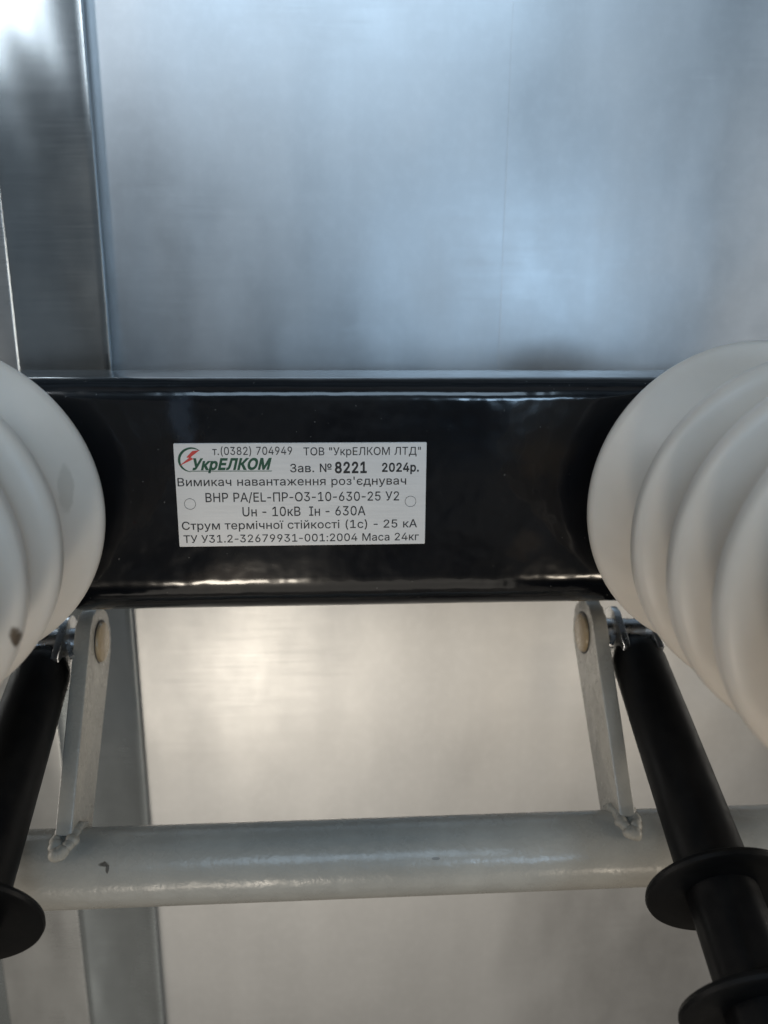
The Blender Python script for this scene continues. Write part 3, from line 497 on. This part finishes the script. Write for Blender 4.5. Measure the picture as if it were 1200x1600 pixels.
325,319,343,277,325,193,325,235,325,193,216,193,0,193,108,173,0)]),'у':(389,[(47,-139,51,-140,52,-121,61,-86,57,-103,65,-86,71,-87,68,-87,83,-90,104,-89,94,-91,114,-87,
130,-74,122,-82,138,-66,151,-36,145,-53,155,-24,163,-1,159,-13,114,126,17,379,66,252,40,379,84,379,62,379,111,305,165,155,138,230,174,132,187,87,181,109,193,64,206,21,
199,42,198,21,184,21,191,21,190,42,202,87,196,64,209,110,224,155,216,132,251,230,305,379,278,305,327,379,371,379,349,379,316,234,204,-58,260,88,196,-78,177,-107,187,-94,
166,-120,139,-136,153,-129,125,-142,91,-145,109,-145,81,-145,65,-143,72,-144,57,-142)]),'ч':(401,[(198,118,214,118,154,118,92,153,118,130,66,177,53,258,53,212,53,299,53,
379,53,339,73,379,114,379,93,379,114,339,114,258,114,299,114,230,138,195,122,208,154,182,198,175,174,175,222,175,264,182,244,177,284,186,324,199,304,192,324,180,324,143,
324,161,311,138,285,130,298,134,272,126,244,122,258,124,230,119),(287,0,308,0,287,126,287,379,287,253,308,379,348,379,328,379,348,253,348,0,348,126,328,0)]),'я':(385,
[(332,0,332,126,312,0,271,0,292,0,271,109,271,326,271,217,242,326,184,326,213,326,152,326,114,309,128,320,100,297,93,259,93,281,93,238,114,211,100,222,129,199,184,194,
152,194,222,194,298,194,260,194,298,177,298,142,298,159,258,142,180,142,219,142,130,142,68,174,93,153,44,196,32,259,32,224,32,295,68,346,44,324,93,368,180,379,130,379,
230,379,332,379,281,379,332,253),(85,0,120,57,62,0,15,0,38,0,51,57,122,172,86,114,144,172,190,172,167,172,155,114)]),'є':(395,[(207,-8,226,-8,173,-8,117,16,143,0,91,33,
56,85,71,56,41,114,34,187,34,149,34,227,56,291,41,262,71,321,117,360,91,343,143,376,207,384,173,384,226,384,260,377,243,382,276,372,305,356,292,365,319,347,340,322,330,
335,350,309,362,277,357,294,342,272,303,262,322,267,300,272,290,289,296,281,285,297,270,311,278,305,262,317,242,325,253,322,232,328,207,330,220,330,182,330,145,310,161,
323,129,297,108,258,116,280,100,237,96,187,96,213,96,162,108,117,100,139,116,96,145,66,129,79,161,53,207,46,182,46,220,46,243,52,232,48,253,55,271,66,263,60,279,72,292,
89,286,80,297,97,304,117,301,107,324,112,363,102,343,107,358,85,341,56,351,70,332,43,306,21,320,31,293,12,261,-1,277,4,244,-6),(86,163,145,163,86,181,86,218,86,199,145,
218,263,218,204,218,263,199,263,163,263,181,204,163)]),'і':(166,[(53,0,73,0,53,126,53,379,53,253,73,379,114,379,93,379,114,253,114,0,114,126,93,0),(84,443,95,443,72,443,
54,455,62,447,45,462,41,483,41,472,41,494,54,512,45,504,62,520,84,524,72,524,95,524,114,512,106,520,122,504,126,483,126,494,126,472,114,455,122,462,106,447)]),'ї':(166,
[(53,0,73,0,53,126,53,379,53,253,73,379,114,379,93,379,114,253,114,0,114,126,93,0),(156,443,167,443,145,443,127,455,135,447,119,462,115,483,115,472,115,494,127,512,119,
504,135,519,156,523,145,523,167,523,184,512,176,519,192,504,196,483,196,494,196,472,184,455,192,462,176,447),(12,443,23,443,1,443,-17,455,-9,447,-25,462,-29,483,-29,472,
-29,494,-17,512,-25,504,-9,519,12,523,1,523,23,523,40,512,33,519,48,504,52,483,52,494,52,472,40,455,48,462,33,447)]),'№':(761,[(60,0,81,0,60,170,60,509,60,339,81,509,122,
509,101,509,197,379,349,121,273,250,350,121,353,121,352,121,353,250,353,509,353,379,374,509,416,509,395,509,416,339,416,0,416,170,396,0,355,0,375,0,280,128,129,385,204,
257,127,385,124,385,125,385,124,257,124,0,124,128,102,0),(479,153,551,153,479,170,479,205,479,188,551,205,696,205,624,205,696,188,696,153,696,170,624,153),(587,249,611,
249,563,249,524,263,542,253,506,273,483,304,492,287,473,322,468,366,468,342,468,377,468,399,468,388,468,422,482,461,473,443,492,478,524,502,506,492,541,511,587,516,562,
516,611,516,650,502,632,511,668,492,691,460,681,478,700,443,705,399,705,422,705,388,705,366,705,377,705,342,691,304,700,321,681,286,650,263,668,273,632,253),(587,298,567,
298,606,298,630,317,621,305,640,329,645,366,645,345,645,377,645,399,645,388,644,419,630,447,640,435,621,459,587,465,606,465,567,465,543,447,552,459,533,435,528,399,528,
419,528,388,528,366,528,377,528,345,543,317,533,329,552,304)])}
def sample(sp, n=7):
    m = len(sp) // 6; p = [sp[6 * i:6 * i + 6] for i in range(m)]; out = []
    for i in range(m):
        A, B = p[i], p[(i + 1) % m]
        P0, P1, P2, P3 = Vector(A[0:2]), Vector(A[4:6]), Vector(B[2:4]), Vector(B[0:2])
        straight = (P3 - P0).length < 1e-6 or abs((P3 - P0).cross(P1 - P0)) + abs((P3 - P0).cross(P2 - P0)) < 20 * (P3 - P0).length
        for k in range(1 if straight else n):
            t = k / n
            out.append(P0 * (1 - t) ** 3 + P1 * 3 * t * (1 - t) ** 2 + P2 * 3 * t * t * (1 - t) + P3 * t ** 3)
    return [q for i, q in enumerate(out) if (q - out[i - 1]).length > 0.5]
def embolden(pts, w):
    """push a contour outwards; the outer contours of the letters run so that their ink lies on one side"""
    if not w: return pts
    res = []
    for i, q in enumerate(pts):
        a = (q - pts[i - 1]).normalized(); b = (pts[(i + 1) % len(pts)] - q).normalized()
        na, nb = Vector((a.y, -a.x)), Vector((b.y, -b.x))
        m = na + nb
        m = na if m.length < 1e-3 else m / max(0.35, m.length_squared / 2)
        res.append(q + m * w)
    return res
def winding(pt, cs):
    w = 0
    for c in cs:
        for p, q in zip(c, c[1:] + c[:1]):
            if (p.y <= pt.y) != (q.y <= pt.y):
                if p.x + (pt.y - p.y) / (q.y - p.y) * (q.x - p.x) > pt.x: w += 1 if q.y > p.y else -1
    return w
from mathutils.geometry import delaunay_2d_cdt
def signed(c): return sum(p.cross(q) for p, q in zip(c, c[1:] + c[:1]))
CACHE = {}
def glyph(ch, bold):
    if (ch, bold) not in CACHE:
        cs = [sample(q) for q in GLYPHS[ch][1]]
        if cs:
            sg = 1 if signed(max(cs, key=lambda c: abs(signed(c)))) > 0 else -1
            cs = [embolden(c, bold * sg) for c in cs]
            vs = []; es = []
            for c in cs:
                k = len(vs); vs += c; es += [(k + i, k + (i + 1) % len(c)) for i in range(len(c))]
            V, E_, F, *_ = delaunay_2d_cdt(vs, es, [], 0, 1e-3)
            F = [f for f in F if winding(sum((V[i] for i in f), Vector((0, 0))) / len(f), cs) != 0]
            CACHE[ch, bold] = (V, F)
        else: CACHE[ch, bold] = ([], [])
    return CACHE[ch, bold]
def lettering(txt, x0, x1, base, cap, mat, bold=0.0, shear=0.0):
    bm = bmesh.new(); pen = 0
    for ch in txt:
        adv = GLYPHS[ch][0]; V, F = glyph(ch, bold * 1000); dx = 0
        if ch == '-': dx = -adv * 0.12; adv *= 0.76
        if ch == ' ': adv *= 1.15
        vs = [bm.verts.new(((v.x + pen + dx + shear * v.y) / 1000, 0, v.y / 1000)) for v in V]
        for f in F: bm.faces.new([vs[i] for i in f])
        pen += adv + bold * 700
    loose = [v for v in bm.verts if not v.link_faces]
    bmesh.ops.delete(bm, geom=loose, context='VERTS')
    ax, bz = uv(x0, base); cx, _ = uv(x1, base); _, tz = uv(x0, cap)
    mn = min(v.co.x for v in bm.verts); mx = max(v.co.x for v in bm.verts)
    sx = (cx - ax) / (mx - mn); sz = (tz - bz) / CAP
    for v in bm.verts: v.co = ((v.co.x - mn) * sx + ax, YP, v.co.z * sz + bz)
    return link_mesh('lettering', bm, mat, plate, 0)
H_ = GLYPHS['В'][1]; CAP = max(max(q[1::6]) for q in H_) / 1000
lettering('т.(0382) 704949', 207, 560, 87, 53, M_INK, 0.004)
lettering('ТОВ "УкрЕЛКОМ ЛТД"', 610, 1138, 89, 55, M_INK, 0.004)
lettering('УкрЕЛКОМ', 118, 470, 150, 104, M_GREEN, 0.032, 0.28)
lettering('Зав. №', 550, 736, 162, 126, M_INK, 0.006)
lettering('8221', 750, 894, 165, 119, M_INK_BOLD, 0.026)
lettering('2024р.', 962, 1130, 160, 123, M_INK_BOLD, 0.022)
lettering("Вимикач навантаження роз'єднувач", 53, 1072, 222, 186, M_INK, 0.004)
lettering('ВНР PA/EL-ПР-О3-10-630-25 У2', 175, 1040, 292, 252, M_INK, 0.005)
lettering('Uн - 10кВ  Ін - 630А', 338, 888, 356, 315, M_INK, 0.005)
lettering('Струм термічної стійкості (1с) - 25 кА', 70, 1122, 415, 379, M_INK, 0.005)
lettering('ТУ У31.2-32679931-001:2004 Маса 24кг', 77, 1130, 474, 440, M_INK, 0.005)

def ink_poly(name, polys, mat, dy=0.0):
    bm = bmesh.new()
    for poly in polys:
        vs = []
        for q in poly:
            a, b = uv(*q); vs.append(bm.verts.new((a, YP - dy, b)))
        bm.faces.new(vs)
    return link_mesh(name, bm, mat, plate, 0)
# emblem: open green ring thick at the left, red lightning bolt, underline
quads = []
N = 40
def ringpt(a, r, cx=112, cy=107): return (cx + r * math.cos(a) * 1.08, cy - r * math.sin(a))
for k in range(N):
    q = []
    for kk in (k, k + 1):
        f = kk / N; a = R(48 + 222 * f)
        th = 1.5 + 9.0 * math.sin(math.pi * f) ** 0.8
        q.append((ringpt(a, 53), ringpt(a, 53 - th)))
    quads.append([q[0][0], q[1][0], q[1][1], q[0][1]])
ink_poly('emblem_ring', quads, M_GREEN)
ink_poly('emblem_bolt', [[(151, 66), (118, 70), (92, 97), (112, 95)], [(112, 95), (92, 97), (104, 99), (60, 134), (124, 104), (114, 99), (151, 66)][:6]], M_RED, 0.00003)
ink_poly('logo_underline', [[(108, 155), (470, 155), (468, 158), (112, 158)]], M_GREEN)
for (hx, hy) in ((106, 300), (1092, 292)):
    a, b = uv(hx, hy); bm = bmesh.new()
    ri, ro = 0.00205, 0.00220; n = 40
    vi = [bm.verts.new((a + ri * math.cos(2 * math.pi * k / n), YP - 0.00004, b + ri * math.sin(2 * math.pi * k / n))) for k in range(n)]
    vo = [bm.verts.new((a + ro * math.cos(2 * math.pi * k / n), YP - 0.00004, b + ro * math.sin(2 * math.pi * k / n))) for k in range(n)]
    for k in range(n):
        j = (k + 1) % n; bm.faces.new((vi[k], vi[j], vo[j], vo[k]))
    link_mesh('hole_ring', bm, M_INK, plate, 0)

# ---------------------------------------------------------------- ribbed insulators
def insulator_profile():
    pr = [(0.038, -0.0003), (0.040, -0.004), (0.041, -0.010), (0.045, -0.0130), (0.052, -0.0140), (0.0570, -0.0145)]
    for k in range(15):                         # rounded lip of the wide flange
        a = R(75 - 130 * k / 14)
        pr.append((0.0562 + 0.0039 * math.cos(a), -0.0185 + 0.0039 * math.sin(a)))
    pr += [(0.0540, -0.0244), (0.0480, -0.0290), (0.0410, -0.0350), (0.0350, -0.0405)]
    first, step, ribs = -0.0600, 0.0288, 5
    n = 36
    for i in range(ribs):
        c0 = first - step * i
        k0 = 0 if i else 5
        for k in range(k0, n):
            u = k / n - 0.5
            s = 1 / (1 + (abs(u) / 0.245) ** 4.4)
            r = 0.0285 + 0.0300 * s - 0.0012 * min(1, (u / 0.25) ** 2)
            pr.append((r, c0 - step * u))
    e = first - step * (ribs - 0.5)
    pr += [(0.0440, e - 0.001), (0.0450, e - 0.008), (0.0440, e - 0.0100), (0.0420, e - 0.0108)]
    return pr, e - 0.0108
PR, YEND = insulator_profile()
def insulator(x, label, mat):
    o = empty('ribbed_insulator', (x, 0, 0.0), label, 'insulator', 'ribbed support insulators on the black beam')
    link_mesh('ribbed_body', bm_lathe(PR, 128, 'Y'), mat, o, 60)
    link_mesh('metal_insert', bm_lathe([(0.016, YEND + 0.002), (0.016, YEND - 0.0015), (0.015, YEND - 0.002), (0.007, YEND - 0.002), (0.0065, YEND + 0.001)], 48, 'Y'), M_ZINC, o, 40)
    return o
insulator(-0.1478, 'white ribbed insulator with a brown chip on a rib, at the beam\'s left end', M_RESIN_CHIPPED)
insulator(0.1500, 'clean white ribbed insulator without any chip at the right end of the beam', M_RESIN)

# ---------------------------------------------------------------- grey drive shaft with lever arms
SY, SZ, SR = -0.0120, -0.1557, 0.0157
shaft = empty('drive_shaft', (0, SY, SZ), 'light grey painted round steel shaft with two welded lever arms below the beam', 'shaft')
link_mesh('shaft_tube', bm_lathe([(SR - 0.003, -0.42), (SR, -0.42), (SR, -0.40)] + [(SR, -0.4 + 0.8 * k / 40) for k in range(1, 41)] + [(SR, 0.42), (SR - 0.003, 0.42)], 72, 'X'), M_GREY, shaft, 40)
# the marks of the enamel are read in the tube's own measure
PY, PZ_ = 0.0500, -0.0815
def lever_arm(side, head_mat):
    base = Vector((SY, SZ)); top = Vector((PY, PZ_)); d = (top - base).normalized(); nrm = Vector((-d.y, d.x))
    hw0, hw1 = 0.0132, 0.0162
    s0 = base + d * (SR - 0.004)
    out = []
    out.append(s0 - nrm * hw0); 
    for k in range(19):
        a = R(-90 + 180 * k / 18)
        out.append(top + d * (hw1 * math.cos(a)) + nrm * (hw1 * math.sin(a)))
    out.append(s0 + nrm * hw0)
    xin = 0.1150
    xs = sorted((side * xin, side * (xin + 0.0068)))
    o = link_mesh('lever_arm', bm_prism([(q.x - SY, q.y - SZ) for q in out], xs[0], xs[1], 0.0008, 2), M_GREY_ARM, shaft, 40)
    if side < 0:                                # this arm stands a little off square
        for v in o.data.vertices: v.co.x += 0.0022 * (1 - (v.co.z + SZ - base.y) / (top.y - base.y))
    # pin head on the inner face
    ring = bm_lathe([(0.0096, 0.0), (0.0096, 0.00025), (0.0103, 0.00025), (0.0103, 0.0)], 40, 'X', False)
    for v in ring.verts: v.co.x = side * (xin - v.co.x)
    bmesh.ops.translate(ring, vec=(0, PY - SY, PZ_ - SZ), verts=ring.verts)
    link_mesh('pin_gap', ring, M_INK, o, 0)
    pr = [(0.0001, -0.0018), (0.0080, -0.0018), (0.0090, -0.0014), (0.0094, -0.0006), (0.0094, 0.0)]
    b = bm_lathe([(r, side * (xin + h)) for r, h in pr], 40, 'X')
    bmesh.ops.translate(b, vec=(0, PY - SY, PZ_ - SZ), verts=b.verts)
    link_mesh('pin_head', b, head_mat, o, 40)
    # weld bead: row of overlapping lumps wrapped round the foot
    b = bmesh.new()
    rnd = random.Random(7 if side > 0 else 11)
    path = [(-0.6, 0.0), (0.9, 0.02), (1.06, 0.3), (1.08, 0.7), (0.9, 1.0), (-0.6, 1.02)]
    run = []
    for (ta, xa), (tb, xb) in zip(path, path[1:]):
        n = max(2, int(math.hypot((tb - ta) * 12, (xb - xa) * 6.8) / 1.3))
        run += [(ta + (tb - ta) * k / n, xa + (xb - xa) * k / n) for k in range(n)]
    for (t, xo) in run:
        a = math.atan2(d.y, d.x) + math.asin(max(-1, min(1, t * hw0 * 1.05 / SR)))
        q = Vector((math.cos(a), math.sin(a))) * (SR + 0.0002)
        mat_ = Matrix.Translation((side * (xin + 0.0066 * xo) + (0.0020 if side < 0 else 0), q.x, q.y))
        g = bmesh.ops.create_icosphere(b, subdivisions=3, radius=0.0020 + rnd.random() * 0.0007 + (0.0004 if 0.8 < t and -0.1 < xo < 0.9 else 0), matrix=mat_)
    for v in b.verts:
        v.co += 0.0007 * noise.noise_vector(v.co * 330)
    link_mesh('weld_bead', b, M_WELD, o, 80)
    return o
lever_arm(1, M_PIN_HEAD)
lever_arm(-1, M_PIN_HEAD)

# ---------------------------------------------------------------- black insulating rods
ROD_ANG = 22
def rod(side, label):
    x0 = side * 0.1375
    o = empty('insulating_rod', (x0, PY, PZ_), label, 'rod', 'black insulating rods linked to the lever arms')
    # local frame: rod runs along local -Z, tilted so it points forward and down, slightly inward
    Rm = Matrix.Rotation(R(-(90 - ROD_ANG)), 4, 'X')
    lean = Matrix.Rotation(R(2.7 * side), 4, 'Y')
    L = Rm @ lean
    def add(name, bm, mat, smooth=40, parent=None):
        bm.transform(L); return link_mesh(name, bm, mat, parent or o, smooth)
    prof = [(0.0050, -0.0068), (0.0058, -0.0075), (0.0064, -0.0100), (0.0098, -0.0125), (0.0116, -0.0165), (0.0122, -0.020), (0.0126, -0.060), (0.0131, -0.1270),
            (0.0126, -0.1290), (0.0126, -0.135), (0.0127, -0.160), (0.0127, -0.170), (0.0127, -0.195), (0.0127, -0.205), (0.0127, -0.222), (0.0120, -0.236), (0.010, -0.238)]
    segs = 64
    bm = bm_lathe([(r, h) for r, h in prof], segs, 'Z')
    for v in bm.verts:                          # shallow flutes between the sheds
        if v.co.z < -0.130 and v.co.z > -0.21:
            a = math.atan2(v.co.y, v.co.x); k = 1 - 0.045 * (0.5 + 0.5 * math.cos(8 * a))
            v.co.x *= k; v.co.y *= k
    body = add('rod_body', bm, M_POLY, 50)
    for hz, rr in ((-0.1295, 0.0268), (-0.1680, 0.0268), (-0.2060, 0.0268)):
        pr = [(0.0120, hz + 0.0045), (0.020, hz + 0.0028), (rr - 0.0014, hz + 0.0021), (rr - 0.0004, hz + 0.0015), (rr, hz + 0.0002), (rr - 0.0004, hz - 0.0010), (rr - 0.0015, hz - 0.0015),
              (0.020, hz - 0.0012), (0.0118, hz - 0.0004)]
        add('shed', bm_lathe(pr, 96, 'Z'), M_POLY, 35)
    # zinc fork cheeks either side of the eye
    for sx in (-1, 1):
        out = [(0.0122 * math.cos(R(a)), 0.0122 * math.sin(R(a))) for a in range(-10, 191, 10)]
        out += [(-0.0108, -0.0205), (0.0108, -0.0205)]
        xs = sorted((sx * 0.0062, sx * 0.0094))
        b = bm_prism(out, xs[0], xs[1], 0.0005, 2)
        add('fork_cheek', b, M_ZINC, 40)
    b = bm_lathe([(0.0058, -0.0212), (0.0064, -0.0205), (0.0064, 0.0140), (0.0058, 0.0147)], 40, 'X')
    if side > 0: pass
    for v in b.verts: v.co.x *= side
    add('clevis_pin', b, M_ZINC, 40)
    # split pin leg poking out by the eye
    b = bm_prism([(0.0010, 0.0), (0.0010, -0.007), (-0.0010, -0.007), (-0.0010, 0.0)], -0.0010, 0.0010)
    bmesh.ops.rotate(b, cent=(0, 0, 0), matrix=Matrix.Rotation(R(side * 22), 3, 'Y'), verts=b.verts)
    bmesh.ops.translate(b, vec=(-side * 0.0120, -0.0085, -0.012), verts=b.verts)
    add('split_pin', b, M_ZINC, 0)
    return o
rod(1, 'black insulating rod showing two discs, hanging below the clean right insulator')
rod(-1, 'black insulating rod showing one cropped disc, hanging below the chipped left insulator')
